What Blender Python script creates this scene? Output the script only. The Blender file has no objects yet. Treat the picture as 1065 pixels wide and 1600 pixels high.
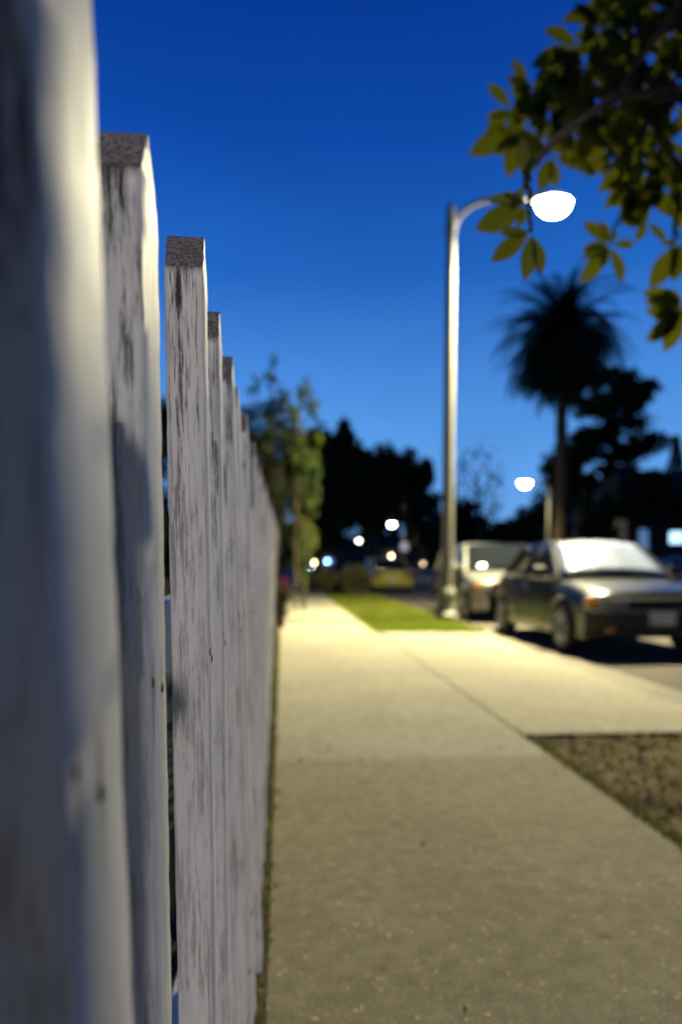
import bpy, math, random
import numpy as np
from mathutils import Vector, Matrix, Euler
random.seed(7); rng = np.random.default_rng(7)
R = math.radians
sc = bpy.context.scene
col = sc.collection

def lin(r, g, b):
    f = lambda c: (c/255/12.92) if c/255 <= .04045 else ((c/255+.055)/1.055)**2.4
    return (f(r), f(g), f(b), 1)

# ------------------------------------------------------------------ camera
F = 1244.0; PITCH = 5.08; YAW = 4.19
cam_d = bpy.data.cameras.new('camera'); cam = bpy.data.objects.new('camera', cam_d); col.objects.link(cam)
cam.location = (0, 0, 1.0); cam.rotation_euler = (R(90-PITCH), 0, R(-YAW))
cam_d.sensor_fit = 'VERTICAL'; cam_d.sensor_height = 36; cam_d.sensor_width = 24; cam_d.lens = 28.0
cam_d.shift_y = 193/1600; cam_d.clip_start = .02; cam_d.clip_end = 3000
cam_d.dof.use_dof = True; cam_d.dof.focus_distance = .90; cam_d.dof.aperture_fstop = 2.6
sc.camera = cam
CR = cam.rotation_euler.to_matrix()
def at(px, py, Y):
    d = CR @ Vector(((px-532.5)/F, (993-py)/F, -1.0))
    return Vector((0, 0, 1)) + d*(Y/d.y)
def proj(p):
    q = CR.transposed() @ (Vector(p)-Vector((0, 0, 1)))
    return (532.5 - F*q.x/q.z, 993 + F*q.y/q.z) if q.z < -.01 else (-9e3, -9e3)

# ------------------------------------------------------------------ dusk sky (world)
w = bpy.data.worlds.new('World'); sc.world = w; w.use_nodes = True
nt = w.node_tree; nt.nodes.clear()
N = nt.nodes.new; L = nt.links.new
tc = N('ShaderNodeTexCoord'); sx = N('ShaderNodeSeparateXYZ'); L(tc.outputs['Generated'], sx.inputs[0])
rp = N('ShaderNodeValToRGB'); L(sx.outputs['Z'], rp.inputs[0])
els = [(0.0, (112, 174, 238)), (.10, (96, 160, 232)), (.20, (74, 138, 216)), (.33, (34, 100, 190)), (.45, (14, 74, 168)), (.57, (6, 56, 148)), (1, (2, 26, 86))]
cr = rp.color_ramp
cr.elements[0].position = 0; cr.elements[0].color = lin(*els[0][1]); cr.elements[1].position = 1; cr.elements[1].color = lin(*els[-1][1])
for p, c in els[1:-1]:
    e = cr.elements.new(p); e.color = lin(*c)
back = N('ShaderNodeMapRange'); L(sx.outputs['Y'], back.inputs['Value'])
back.inputs['From Min'].default_value = -.35; back.inputs['From Max'].default_value = .5
back.inputs['To Min'].default_value = .28; back.inputs['To Max'].default_value = 1.0
cn = N('ShaderNodeTexNoise'); cn.inputs['Scale'].default_value = 1.6; cn.inputs['Detail'].default_value = 3
cmp_ = N('ShaderNodeMapping'); cmp_.inputs['Scale'].default_value = (1, 1, 2.4); L(tc.outputs['Generated'], cmp_.inputs[0]); L(cmp_.outputs[0], cn.inputs['Vector'])
cm = N('ShaderNodeMapRange'); L(cn.outputs['Fac'], cm.inputs['Value'])
cm.inputs['From Min'].default_value = .3; cm.inputs['From Max'].default_value = .7; cm.inputs['To Min'].default_value = .84; cm.inputs['To Max'].default_value = 1.12
mu = N('ShaderNodeMath'); mu.operation = 'MULTIPLY'; L(back.outputs[0], mu.inputs[0]); L(cm.outputs[0], mu.inputs[1])
bg = N('ShaderNodeBackground'); L(rp.outputs[0], bg.inputs[0]); L(mu.outputs[0], bg.inputs[1])
L(bg.outputs[0], N('ShaderNodeOutputWorld').inputs[0])

sc.view_settings.view_transform = 'Standard'; sc.view_settings.look = 'None'
sc.view_settings.exposure = 0; sc.view_settings.gamma = 1
cy = sc.cycles
cy.use_denoising = True; cy.max_bounces = 6; cy.transparent_max_bounces = 16; cy.sample_clamp_indirect = 3
cy.use_adaptive_sampling = False; cy.caustics_reflective = False; cy.caustics_refractive = False
MAIN_W, REAR_W = 18300, 1150
LAMPCOL = (1.0, .88, .50)

# ------------------------------------------------------------------ materials
def mat(name, base, rough=.7, metal=0, spec=.5, noise=None, bump=None, emit=None, coat=0, transl=None, backrgb=None):
    """noise=(scale, colour2, lo, hi, stretch)  bump=(scale, strength)"""
    m = bpy.data.materials.new(name); m.use_nodes = True
    t = m.node_tree; n = t.nodes; l = t.links.new
    b = n['Principled BSDF']; b.inputs['Roughness'].default_value = rough; b.inputs['Metallic'].default_value = metal
    b.inputs['Specular IOR Level'].default_value = spec; b.inputs['Coat Weight'].default_value = coat
    b.inputs['Base Color'].default_value = (*base, 1)
    co = n.new('ShaderNodeTexCoord')
    if noise:
        mp = n.new('ShaderNodeMapping'); mp.inputs['Scale'].default_value = noise[4] if len(noise) > 4 else (1, 1, 1)
        l(co.outputs['Object'], mp.inputs[0])
        tx = n.new('ShaderNodeTexNoise'); tx.inputs['Scale'].default_value = noise[0]; tx.inputs['Detail'].default_value = 6; tx.inputs['Roughness'].default_value = .65
        l(mp.outputs[0], tx.inputs['Vector'])
        r = n.new('ShaderNodeValToRGB'); r.color_ramp.elements[0].position = noise[2]; r.color_ramp.elements[1].position = noise[3]
        r.color_ramp.elements[0].color = (*base, 1); r.color_ramp.elements[1].color = (*noise[1], 1)
        l(tx.outputs['Fac'], r.inputs[0]); l(r.outputs[0], b.inputs['Base Color'])
    if bump:
        t2 = n.new('ShaderNodeTexNoise'); t2.inputs['Scale'].default_value = bump[0]; t2.inputs['Detail'].default_value = 5
        l(co.outputs['Object'], t2.inputs['Vector'])
        bp = n.new('ShaderNodeBump'); bp.inputs['Strength'].default_value = bump[1]; bp.inputs['Distance'].default_value = .02
        l(t2.outputs['Fac'], bp.inputs['Height']); l(bp.outputs[0], b.inputs['Normal'])
    if emit:
        b.inputs['Emission Color'].default_value = (*emit[0], 1); b.inputs['Emission Strength'].default_value = emit[1]
    if transl:
        tr = n.new('ShaderNodeBsdfTranslucent'); tr.inputs[0].default_value = (*transl[0], 1)
        mx = n.new('ShaderNodeMixShader'); mx.inputs[0].default_value = transl[1]
        l(b.outputs[0], mx.inputs[1]); l(tr.outputs[0], mx.inputs[2]); l(mx.outputs[0], n['Material Output'].inputs[0])
    return m

M = {}
M['lamp_pole'] = mat('lamp_pole', (.15, .15, .125), .55, 0, .4, noise=(6, (.20, .195, .165), .3, .7), bump=(40, .15))
M['lamp_glass'] = mat('lamp_glass', (.9, .9, .8), .3, emit=((1, .93, .74), 400))
M['lamp_glass_far'] = mat('lamp_glass_far', (.9, .9, .8), .3, emit=((1, .90, .66), 60))
M['housing'] = mat('lamp_housing', (.35, .35, .33), .5, .3)
M['grass'] = mat('grass', (.05, .09, .010), .7, 0, .3, noise=(2.2, (.30, .31, .03), .36, .66), transl=((.26, .34, .03), .4))
M['soil'] = mat('soil', (.07, .048, .018), .95, 0, .2, noise=(2.6, (.24, .18, .075), .35, .7), bump=(60, .8))
M['yard'] = mat('yard', (.02, .025, .012), .95, 0, .2, noise=(1.5, (.04, .05, .02), .35, .7), bump=(20, .5))
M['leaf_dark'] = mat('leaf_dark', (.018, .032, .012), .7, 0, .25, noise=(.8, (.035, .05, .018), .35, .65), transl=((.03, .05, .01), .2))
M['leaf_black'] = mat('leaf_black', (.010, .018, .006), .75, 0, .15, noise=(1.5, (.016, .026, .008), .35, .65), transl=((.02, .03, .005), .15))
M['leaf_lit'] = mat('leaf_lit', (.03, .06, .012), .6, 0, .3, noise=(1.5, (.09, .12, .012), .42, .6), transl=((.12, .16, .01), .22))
M['leaf_magnolia'] = mat('leaf_magnolia', (.007, .013, .003), .6, 0, .15, noise=(9, (.016, .028, .006), .35, .65), transl=((.42, .46, .02), .165))
M['leaf_bush'] = mat('leaf_bush', (.07, .075, .03), .7, 0, .3, noise=(2.5, (.13, .11, .04), .35, .65), transl=((.15, .16, .03), .3))
M['petal'] = mat('petal', (.10, .006, .018), .6, noise=(8, (.17, .01, .03), .3, .7), transl=((.2, .01, .03), .3))
M['bark'] = mat('bark', (.045, .034, .024), .9, 0, .2, noise=(10, (.10, .08, .055), .35, .7, (1, 1, .25)), bump=(30, .8))
M['rubber'] = mat('rubber', (.012, .012, .012), .8)
M['rim'] = mat('rim', (.45, .45, .43), .35, .8)
M['chrome'] = mat('chrome', (.7, .7, .68), .15, 1)
M['black_trim'] = mat('black_trim', (.012, .012, .013), .5)
M['carglass'] = mat('carglass', (.008, .010, .012), .05, 0, .8)
M['amber'] = mat('amber', (.55, .20, .02), .2, coat=.6)
M['lens'] = mat('headlight_lens', (.42, .42, .38), .12, .4, coat=1)
M['tail'] = mat('tail_lens', (.3, .01, .01), .2, coat=.8)
M['plate'] = mat('plate', (.62, .60, .55), .5, noise=(18, (.3, .3, .36), .52, .6))
M['shade'] = mat('sunshade', (.20, .24, .36), .35, 0, .6, noise=(2.2, (.11, .14, .24), .4, .7), bump=(5, .6))
M['paint_dark'] = mat('paint_dark', (.006, .011, .014), .3, .3, .25, coat=.4, noise=(3, (.009, .014, .018), .3, .7))
M['paint_silver'] = mat('paint_silver', (.17, .17, .15), .4, .2, .5, coat=.4)
M['paint_yellow'] = mat('paint_yellow', (.50, .50, .06), .35, .1, .5, coat=.8)
M['paint_blue'] = mat('paint_blue', (.05, .07, .11), .3, .4, .5, coat=.8)
M['interior'] = mat('interior', (.02, .02, .02), .9)
M['stucco'] = mat('stucco', (.05, .045, .045), .9, noise=(4, (.07, .065, .06), .3, .7), bump=(50, .3))
M['shingle'] = mat('shingle', (.02, .018, .018), .9, noise=(12, (.035, .03, .03), .3, .7))
M['win_blue'] = mat('win_blue', (.2, .3, .4), .3, emit=((.45, .75, 1), 2.2))
M['win_dim'] = mat('win_dim', (.2, .3, .4), .3, emit=((.25, .5, 1), .35))
M['win_frame'] = mat('win_frame', (.3, .3, .28), .6)
M['porch_white'] = mat('porch_white', (.9, .9, .8), .3, emit=((1, .9, .75), 50))
M['porch_orange'] = mat('porch_orange', (.9, .7, .5), .3, emit=((1, .72, .45), 25))
M['porch_blue'] = mat('porch_blue', (.5, .7, .9), .3, emit=((.25, .5, 1), 25))
M['beam_blue'] = mat('beam_blue', (.7, .9, 1), .3, emit=((.45, .75, 1), 90))
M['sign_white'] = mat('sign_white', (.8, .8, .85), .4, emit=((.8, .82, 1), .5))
M['green_lens'] = mat('green_lens', (.02, .3, .1), .3, emit=((.05, .6, .2), 1.5))
M['metal_dark'] = mat('metal_dark', (.05, .05, .05), .6, .5)

def concrete(name, c1, c2, joints=True):
    m = bpy.data.materials.new(name); m.use_nodes = True
    t = m.node_tree; n = t.nodes; l = t.links.new; b = n['Principled BSDF']
    b.inputs['Roughness'].default_value = .85; b.inputs['Specular IOR Level'].default_value = .25
    co = n.new('ShaderNodeTexCoord')
    def noise(s, d, r=.6):
        x = n.new('ShaderNodeTexNoise'); x.inputs['Scale'].default_value = s; x.inputs['Detail'].default_value = d; x.inputs['Roughness'].default_value = r
        l(co.outputs['Object'], x.inputs['Vector']); return x.outputs['Fac']
    def ramp(v, p0, p1, k0, k1):
        r = n.new('ShaderNodeValToRGB'); r.color_ramp.elements[0].position = p0; r.color_ramp.elements[1].position = p1
        r.color_ramp.elements[0].color = (*k0, 1); r.color_ramp.elements[1].color = (*k1, 1); l(v, r.inputs[0]); return r.outputs[0]
    def mulc(a, bb, f=1):
        x = n.new('ShaderNodeMix'); x.data_type = 'RGBA'; x.blend_type = 'MULTIPLY'; x.inputs[0].default_value = f
        l(a, x.inputs[6]); l(bb, x.inputs[7]); return x.outputs[2]
    base = ramp(noise(1.3, 5), .3, .7, c1, c2)
    fine = ramp(noise(160, 3, .7), .38, .62, (.52, .52, .5), (1.2, 1.2, 1.2))
    mid = ramp(noise(14, 6, .7), .36, .58, (.74, .72, .66), (1, 1, 1))
    c = mulc(mulc(base, fine), mid)
    # pale aggregate flecks and dark spots in the surface
    vo = n.new('ShaderNodeTexVoronoi'); vo.inputs['Scale'].default_value = 75; l(co.outputs['Object'], vo.inputs['Vector'])
    sc_ = n.new('ShaderNodeSeparateColor'); l(vo.outputs['Color'], sc_.inputs[0])
    th = n.new('ShaderNodeMath'); th.operation = 'MULTIPLY'; l(sc_.outputs[0], th.inputs[0]); l(sc_.outputs[1], th.inputs[1])
    dd = n.new('ShaderNodeMath'); dd.operation = 'SUBTRACT'; l(th.outputs[0], dd.inputs[0]); l(vo.outputs['Distance'], dd.inputs[1])
    c = mulc(c, ramp(dd.outputs[0], .42, .50, (1, 1, 1), (2.6, 2.5, 2.3)), 1)
    vo2 = n.new('ShaderNodeTexVoronoi'); vo2.inputs['Scale'].default_value = 3.1; l(co.outputs['Object'], vo2.inputs['Vector'])
    c = mulc(c, ramp(vo2.outputs['Distance'], .03, .09, (.55, .5, .45), (1, 1, 1)), .7)
    l(c, b.inputs['Base Color'])
    bp = n.new('ShaderNodeBump'); bp.inputs['Strength'].default_value = .55; bp.inputs['Distance'].default_value = .006
    l(noise(110, 4, .7), bp.inputs['Height']); l(bp.outputs[0], b.inputs['Normal'])
    return m
M['concrete'] = concrete('concrete', (.32, .30, .22), (.405, .38, .285))
M['dimmed_concrete'] = concrete('dimmed_concrete', (.25, .223, .125), (.33, .298, .18))  # same concrete, weaker lamp light near the camera darkened into its colour
M['joint'] = mat('joint_dirt', (.05, .042, .03), .95)
M['asphalt'] = mat('asphalt', (.075, .066, .055), .9, 0, .3, noise=(3, (.13, .115, .095), .3, .75), bump=(160, .7))
M['gutter'] = concrete('gutter_concrete', (.24, .22, .18), (.32, .30, .24))

def picket_mat():
    m = bpy.data.materials.new('weathered_white_paint'); m.use_nodes = True
    t = m.node_tree; n = t.nodes; l = t.links.new; b = n['Principled BSDF']
    b.inputs['Specular IOR Level'].default_value = .35
    co = n.new('ShaderNodeTexCoord'); oi = n.new('ShaderNodeObjectInfo')
    off = n.new('ShaderNodeVectorMath'); off.operation = 'SCALE'; off.inputs[0].default_value = (13, 7, 29); l(oi.outputs['Random'], off.inputs['Scale'])
    ad = n.new('ShaderNodeVectorMath'); ad.operation = 'ADD'; l(co.outputs['Object'], ad.inputs[0]); l(off.outputs[0], ad.inputs[1])
    def noise(stretch, s, d, r=.65):
        mp = n.new('ShaderNodeMapping'); mp.inputs['Scale'].default_value = stretch; l(ad.outputs[0], mp.inputs[0])
        x = n.new('ShaderNodeTexNoise'); x.inputs['Scale'].default_value = s; x.inputs['Detail'].default_value = d; x.inputs['Roughness'].default_value = r
        l(mp.outputs[0], x.inputs['Vector']); return x.outputs['Fac']
    def math_(op, a, bb=None, c=None, clamp=False):
        x = n.new('ShaderNodeMath'); x.operation = op; x.use_clamp = clamp
        for i, v in enumerate((a, bb, c)):
            if v is None: continue
            if isinstance(v, (int, float)): x.inputs[i].default_value = v
            else: l(v, x.inputs[i])
        return x.outputs[0]
    def mr(v, a, bb, c=0, d=1):
        x = n.new('ShaderNodeMapRange'); l(v, x.inputs['Value'])
        for k, q in zip(('From Min', 'From Max', 'To Min', 'To Max'), (a, bb, c, d)): x.inputs[k].default_value = q
        return x.outputs[0]
    def mix(f, a, bb):
        x = n.new('ShaderNodeMix'); x.data_type = 'RGBA'
        l(f, x.inputs[0])
        for i, v in ((6, a), (7, bb)):
            if isinstance(v, tuple): x.inputs[i].default_value = v
            else: l(v, x.inputs[i])
        return x.outputs[2]
    sp = n.new('ShaderNodeSeparateXYZ'); l(co.outputs['Object'], sp.inputs[0])
    nn = n.new('ShaderNodeSeparateXYZ'); l(co.outputs['Normal'], nn.inputs[0])
    streak = noise((1, 1, .045), 240, 8, .75)            # fine grain lines
    patch = noise((1, 1, .16), 34, 7, .7)             # flaked patches
    big = noise((1, 1, .5), 5, 3)
    edge_face = mr(nn.outputs['Y'], -.9, -.5, 1, 0)     # the sawn narrow side weathers most
    top = mr(sp.outputs['Z'], 1.292, 1.312)               # end grain of the point
    upper = mr(sp.outputs['Z'], .95, 1.33)
    # paint loss amount
    s1 = mr(streak, .47, .55); p1 = mr(patch, .47, .55)
    loss = math_('MULTIPLY', s1, p1)
    solid = math_('MULTIPLY', mr(patch, .57, .61), mr(streak, .38, .5))
    loss = math_('MAXIMUM', loss, solid)
    grain_lines = math_('MULTIPLY', mr(streak, .53, .62), mr(big, .38, .6, .2, .9))
    loss = math_('MAXIMUM', loss, grain_lines)
    bias = math_('MULTIPLY', edge_face, mr(upper, 0, 1, .45, 1.15))
    loss = math_('MULTIPLY', loss, math_('MAXIMUM', bias, .22))
    speck = noise((1, 1, 1), 260, 4, .75)
    ts = math_('MULTIPLY', top, math_('MULTIPLY', edge_face if False else mr(nn.outputs['Z'], .2, .4), mr(math_('ADD', math_('MULTIPLY', speck, .6), math_('MULTIPLY', streak, .4)), .46, .56, 1, .15)))
    loss = math_('MAXIMUM', loss, ts, None, True)
    paint = mix(mr(noise((1, 1, .05), 60, 5), .35, .65), (.68, .66, .66, 1), (.80, .79, .76, 1))
    paint = mix(math_('MULTIPLY', top, mr(nn.outputs['Z'], .2, .4, 0, .75)), paint, (.13, .12, .13, 1))
    paint = mix(math_('MULTIPLY', edge_face, .18), paint, (.52, .48, .54, 1))
    wood = mix(mr(streak, .4, .65), (.10, .085, .075, 1), (.03, .026, .022, 1))
    c = mix(loss, paint, wood)
    # rust runs under the nails (street face only), at the rail height
    dy = math_('MINIMUM', math_('ABSOLUTE', math_('SUBTRACT', sp.outputs['Y'], .017)), math_('ABSOLUTE', math_('SUBTRACT', sp.outputs['Y'], .062)))
    a1 = mr(dy, .003, .009, 1, 0)
    up = mr(sp.outputs['Z'], .905, .93, 1, 0); dn = mr(sp.outputs['Z'], .82, .90, 0, 1)
    rust = math_('MULTIPLY', math_('MULTIPLY', a1, math_('MULTIPLY', up, dn)), mr(nn.outputs['X'], .5, .9))
    rust = math_('MULTIPLY', rust, mr(patch, .35, .6, .3, .9))
    c = mix(rust, c, (.16, .085, .015, 1))
    l(c, b.inputs['Base Color'])
    l(mr(loss, 0, 1, .5, .9), b.inputs['Roughness'])
    h = math_('SUBTRACT', math_('MULTIPLY', streak, .5), math_('MULTIPLY', loss, .8))
    bp = n.new('ShaderNodeBump'); bp.inputs['Strength'].default_value = .6; bp.inputs['Distance'].default_value = .0012
    l(h, bp.inputs['Height']); l(bp.outputs[0], b.inputs['Normal'])
    return m
M['picket'] = picket_mat()

# ------------------------------------------------------------------ mesh helpers
class MB:
    def __init__(s): s.v = []; s.f = []
    def add(s, vs, fs):
        o = len(s.v); s.v += [tuple(v) for v in vs]; s.f += [tuple(i+o for i in f) for f in fs]; return s
    def box(s, x0, x1, y0, y1, z0, z1):
        return s.add([(x0,y0,z0),(x1,y0,z0),(x1,y1,z0),(x0,y1,z0),(x0,y0,z1),(x1,y0,z1),(x1,y1,z1),(x0,y1,z1)],
                     [(0,3,2,1),(4,5,6,7),(0,1,5,4),(1,2,6,5),(2,3,7,6),(3,0,4,7)])
    def tube(s, pts, rad, n=10, cap=True):
        pts = [Vector(p) for p in pts]
        if not isinstance(rad, (list, tuple)): rad = [rad]*len(pts)
        o = len(s.v); up = Vector((.3, .2, .93)).normalized(); pd = None
        for i, p in enumerate(pts):
            d = (pts[min(i+1, len(pts)-1)]-pts[max(i-1, 0)]).normalized()
            a = d.cross(up)
            if a.length < .1: a = d.cross(Vector((1, 0, 0)))
            a.normalize(); b = d.cross(a)
            for k in range(n):
                t = 2*math.pi*k/n; s.v.append(tuple(p+(a*math.cos(t)+b*math.sin(t))*rad[i]))
        for i in range(len(pts)-1):
            for k in range(n):
                s.f.append((o+i*n+k, o+i*n+(k+1) % n, o+(i+1)*n+(k+1) % n, o+(i+1)*n+k))
        if cap:
            s.f.append(tuple(o+k for k in range(n))[::-1]); s.f.append(tuple(o+(len(pts)-1)*n+k for k in range(n)))
        return s
    def lathe(s, prof, c=(0, 0, 0), n=20, axis='z'):
        o = len(s.v)
        for r, h in prof:
            for k in range(n):
                t = 2*math.pi*k/n; a, b = r*math.cos(t), r*math.sin(t)
                s.v.append((c[0]+a, c[1]+b, c[2]+h) if axis == 'z' else (c[0]+h, c[1]+a, c[2]+b))
        for i in range(len(prof)-1):
            for k in range(n):
                s.f.append((o+i*n+k, o+i*n+(k+1) % n, o+(i+1)*n+(k+1) % n, o+(i+1)*n+k))
        s.f.append(tuple(o+k for k in range(n))[::-1]); s.f.append(tuple(o+(len(prof)-1)*n+k for k in range(n)))
        return s
    def grid(s, rows):
        o = len(s.v); n = len(rows[0])
        for r in rows: s.v += [tuple(p) for p in r]
        for i in range(len(rows)-1):
            for k in range(n-1):
                s.f.append((o+i*n+k, o+i*n+k+1, o+(i+1)*n+k+1, o+(i+1)*n+k))
        return s
    def build(s, name, m, parent=None, smooth=False, bevel=0):
        me = bpy.data.meshes.new(name); me.from_pydata(s.v, [], s.f); me.validate(); me.update()
        return link(name, me, m, parent, smooth, bevel)
def link(name, me, m, parent=None, smooth=False, bevel=0):
    if m and not me.materials: me.materials.append(m)
    if smooth:
        me.polygons.foreach_set('use_smooth', [True]*len(me.polygons))
        me.set_sharp_from_angle(angle=R(38))
    o = bpy.data.objects.new(name, me); col.objects.link(o)
    if parent: o.parent = parent
    if bevel:
        b = o.modifiers.new('bevel', 'BEVEL'); b.width = bevel; b.segments = 2; b.limit_method = 'ANGLE'
    return o
def tag(o, label=None, cat=None, group=None, kind=None):
    if label: o['label'] = label
    if cat: o['category'] = cat
    if group: o['group'] = group
    if kind: o['kind'] = kind
    return o
def thing(name, label, cat, loc=(0, 0, 0), rz=0, group=None):
    o = bpy.data.objects.new(name, None); col.objects.link(o); o.location = loc; o.rotation_euler = (0, 0, rz)
    o.empty_display_size = .2
    return tag(o, label, cat, group)
def copy_tree(o, parent=None):
    c = o.copy(); col.objects.link(c)
    if parent: c.parent = parent
    for ch in list(o.children): copy_tree(ch, c)
    return c

def leaf_mesh(name, P, size, aspect=.55, normal_bias=None):
    """one mesh of folded leaf shapes at the points P"""
    P = np.asarray(P, float); n = len(P)
    d = rng.normal(size=(n, 3)); d[:, 2] -= .25; d /= np.linalg.norm(d, axis=1)[:, None]
    q = rng.normal(size=(n, 3)); a = np.cross(d, q); a /= np.linalg.norm(a, axis=1)[:, None]
    s = size*rng.uniform(.6, 1.35, (n, 1))
    A = P-d*s*.5; B = P+d*s*.5; C = P+a*s*aspect*.5; D = P-a*s*aspect*.5
    V = np.stack([A, C, B, D], 1).reshape(-1, 3)
    me = bpy.data.meshes.new(name); me.vertices.add(4*n); me.vertices.foreach_set('co', V.ravel())
    me.loops.add(4*n); me.loops.foreach_set('vertex_index', np.arange(4*n, dtype=np.int32))
    me.polygons.add(n); me.polygons.foreach_set('loop_start', np.arange(0, 4*n, 4, dtype=np.int32))
    me.update(calc_edges=True); return me
def clump_points(center, rad, n, clumps, spread=.28, hollow=.35, flat=1):
    c = np.array(center); rad = np.array(rad)
    u = rng.normal(size=(clumps, 3)); u /= np.linalg.norm(u, axis=1)[:, None]
    r = rng.uniform(hollow, 1.0, (clumps, 1))**.6
    cc = c+u*r*rad*.86
    w_ = rng.uniform(.5, 1.5, clumps); w_ /= w_.sum()
    idx = rng.choice(clumps, n, p=w_)
    g = rng.normal(size=(n, 3)); g /= np.maximum(np.linalg.norm(g, axis=1)[:, None], .01)
    g *= rng.uniform(0, 1, (n, 1))**.45
    sz = rng.uniform(.6, 1.4, clumps)[idx][:, None]
    return cc[idx]+g*sz*rad*spread*np.array([1, 1, flat])

# ------------------------------------------------------------------ ground
def sheet(name, pts, z, m, kind='structure'):
    mb = MB(); mb.add([(x, y, z) for x, y in pts], [tuple(range(len(pts)))])
    return tag(mb.build(name, m), kind=kind)
SW0, SW1, KERB, RD = -.045, 1.41, 3.08, -.10
sheet('ground', [(-600, -300), (700, -300), (700, 900), (-600, 900)], -.35, M['yard'])
mb = MB(); mb.box(-200, SW0-.002, -40, 500, -.3, -.012); tag(mb.build('yard_ground', M['yard']), kind='structure')
mb = MB(); mb.box(SW0-.10, SW0-.002, -3, 60, -.2, -.004)
tag(mb.build('soil_strip', M['soil']), kind='structure')
# sidewalk slabs with real joints (1.5 m) - tooled gaps
mb = MB(); y = -3.9
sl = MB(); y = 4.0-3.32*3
while y < 120:
    st = 3.32 if y < 40 else 10
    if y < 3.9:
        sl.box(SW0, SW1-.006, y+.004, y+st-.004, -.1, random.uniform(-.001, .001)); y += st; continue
    mb.box(SW0, SW1-.006, y+.004, y+st-.004, -.1, random.uniform(-.0012, .0012)); y += st
tag(mb.build('sidewalk', M['concrete'], bevel=.006), kind='structure'); tag(sl.build('dimmed_sidewalk', M['dimmed_concrete'], bevel=.005), kind='structure')  # near slabs carry the light falloff in their colour
mb = MB(); mb.box(SW0+.01, SW1, -4, 121, -.11, -.014); tag(mb.build('sidewalk_joint_bed', M['joint']), kind='structure')
# driveway apron sloping to the gutter between the verge soil and the grass
D0, D1 = 4.55, 11.75
rows = []
for i in range(25):
    yy = D0+(D1-D0)*i/24; e = min((yy-D0), (D1-yy))
    flare = max(0, .55-e)/.55
    kx = KERB
    row = []
    for k in range(13):
        x = SW1+.006+(kx-SW1-.006)*k/12
        t = max(0, (x-1.9)/(kx-1.9)); t = t*t*(3-2*t)
        row.append((x, yy, -.001+(RD+.012)*t*(1-flare**1.5)))
    row.append((kx+.004, yy, RD-.08))
    rows.append(row)
mb = MB(); mb.grid(rows); tag(mb.build('driveway', M['concrete'], smooth=True), kind='structure')
# soil parkway near the camera
rows = []
for i in range(60):
    yy = -4+(D0-.008+4)*i/59
    rows.append([(SW1+(KERB-.16-SW1)*k/24, yy, -.02+.014*math.sin(k*1.7+i*.9)*math.sin(k*.53-i*.37)+random.uniform(-.007, .007)) for k in range(25)])
mb = MB(); mb.grid(rows); tag(mb.build('parkway_soil', M['soil'], smooth=True), kind='structure')
mb = MB(); mb.box(SW1, KERB-.16, D1+.008, 200, -.2, -.01); tag(mb.build('verge_soil', M['yard']), kind='structure')
# kerbs and gutter, road
mb = MB(); mb.box(KERB-.155, KERB, -4, D0-.01, -.3, .002); mb.box(KERB-.155, KERB, D1+.01, 300, -.3, .002)
tag(mb.build('kerb', M['concrete'], bevel=.02), kind='structure')
mb = MB(); mb.box(KERB+.006, KERB+.34, -10, 300, -.3, RD+.004); tag(mb.build('gutter', M['gutter']), kind='structure')
mb = MB(); mb.box(KERB+.34, 18.6, -60, 700, -.3, RD); tag(mb.build('road', M['asphalt']), kind='structure')
mb = MB(); mb.box(18.6, 18.76, -60, 700, -.3, .01); mb.box(18.77, 21.5, -60, 700, -.3, .0); tag(mb.build('far_pavement', M['concrete']), kind='structure')
mb = MB(); mb.box(21.51, 300, -60, 700, -.34, -.01); tag(mb.build('far_yard_ground', M['yard']), kind='structure')

# grass of the verge: blades, one mass
def blades(name, x0, x1, y0, y1, n, h, m, label, wd=.006):
    P = np.stack([rng.uniform(x0, x1, n), rng.uniform(y0, y1, n), np.full(n, -.01)], 1)
    a = rng.uniform(0, 2*np.pi, n); hh = h*rng.uniform(.5, 1.3, n)
    S = np.stack([np.cos(a), np.sin(a), 0*a], 1)*wd
    T = P+np.stack([np.cos(a+1.3)*.35*hh, np.sin(a+1.3)*.35*hh, hh], 1)
    V = np.stack([P-S, P+S, T], 1).reshape(-1, 3)
    me = bpy.data.meshes.new(name); me.vertices.add(3*n); me.vertices.foreach_set('co', V.ravel())
    me.loops.add(3*n); me.loops.foreach_set('vertex_index', np.arange(3*n, dtype=np.int32))
    me.polygons.add(n); me.polygons.foreach_set('loop_start', np.arange(0, 3*n, 3, dtype=np.int32)); me.update(calc_edges=True)
    o = link(name, me, m); return tag(o, label, 'grass', kind='stuff')
blades('verge_grass', SW1+.02, KERB-.05, D1+.02, 27, 76000, .05, M['grass'], 'short bright green grass on the verge under the street lamp', .009)
blades('soil_edge_weeds', SW1-.025, SW1+.06, -2, D0, 2200, .03, M['leaf_bush'], 'dry weeds creeping over the edge of the pavement', .004)
blades('dry_grass', SW1+.0, KERB-.17, -2, D0+.03, 5200, .035, M['leaf_bush'], 'sparse dry grass on the bare soil strip', .004)
blades('grass_tufts', SW1, KERB-.06, D1-.05, D1+.06, 1500, .07, M['grass'], 'ragged grass growing over the driveway edge', .009)
blades('grass_fringe', SW1-.05, SW1+.05, D1, 26, 5500, .06, M['grass'], 'ragged grass growing over the pavement edge', .009)
blades('weed_edge', SW0-.07, SW0+.004, 1.2, 11, 2600, .035, M['leaf_lit'], 'thin weeds and moss along the foot of the fence', .004)
P = np.stack([rng.uniform(SW1+.05, KERB-.2, 1500), rng.uniform(1, D0-.05, 1500), rng.uniform(-.02, 0, 1500)], 1)
tag(link('leaf_litter', leaf_mesh('leaf_litter', P, .035, .5), M['bark']), 'dry leaf litter and crumbs on the bare soil strip', 'leaf litter', kind='stuff')
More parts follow.
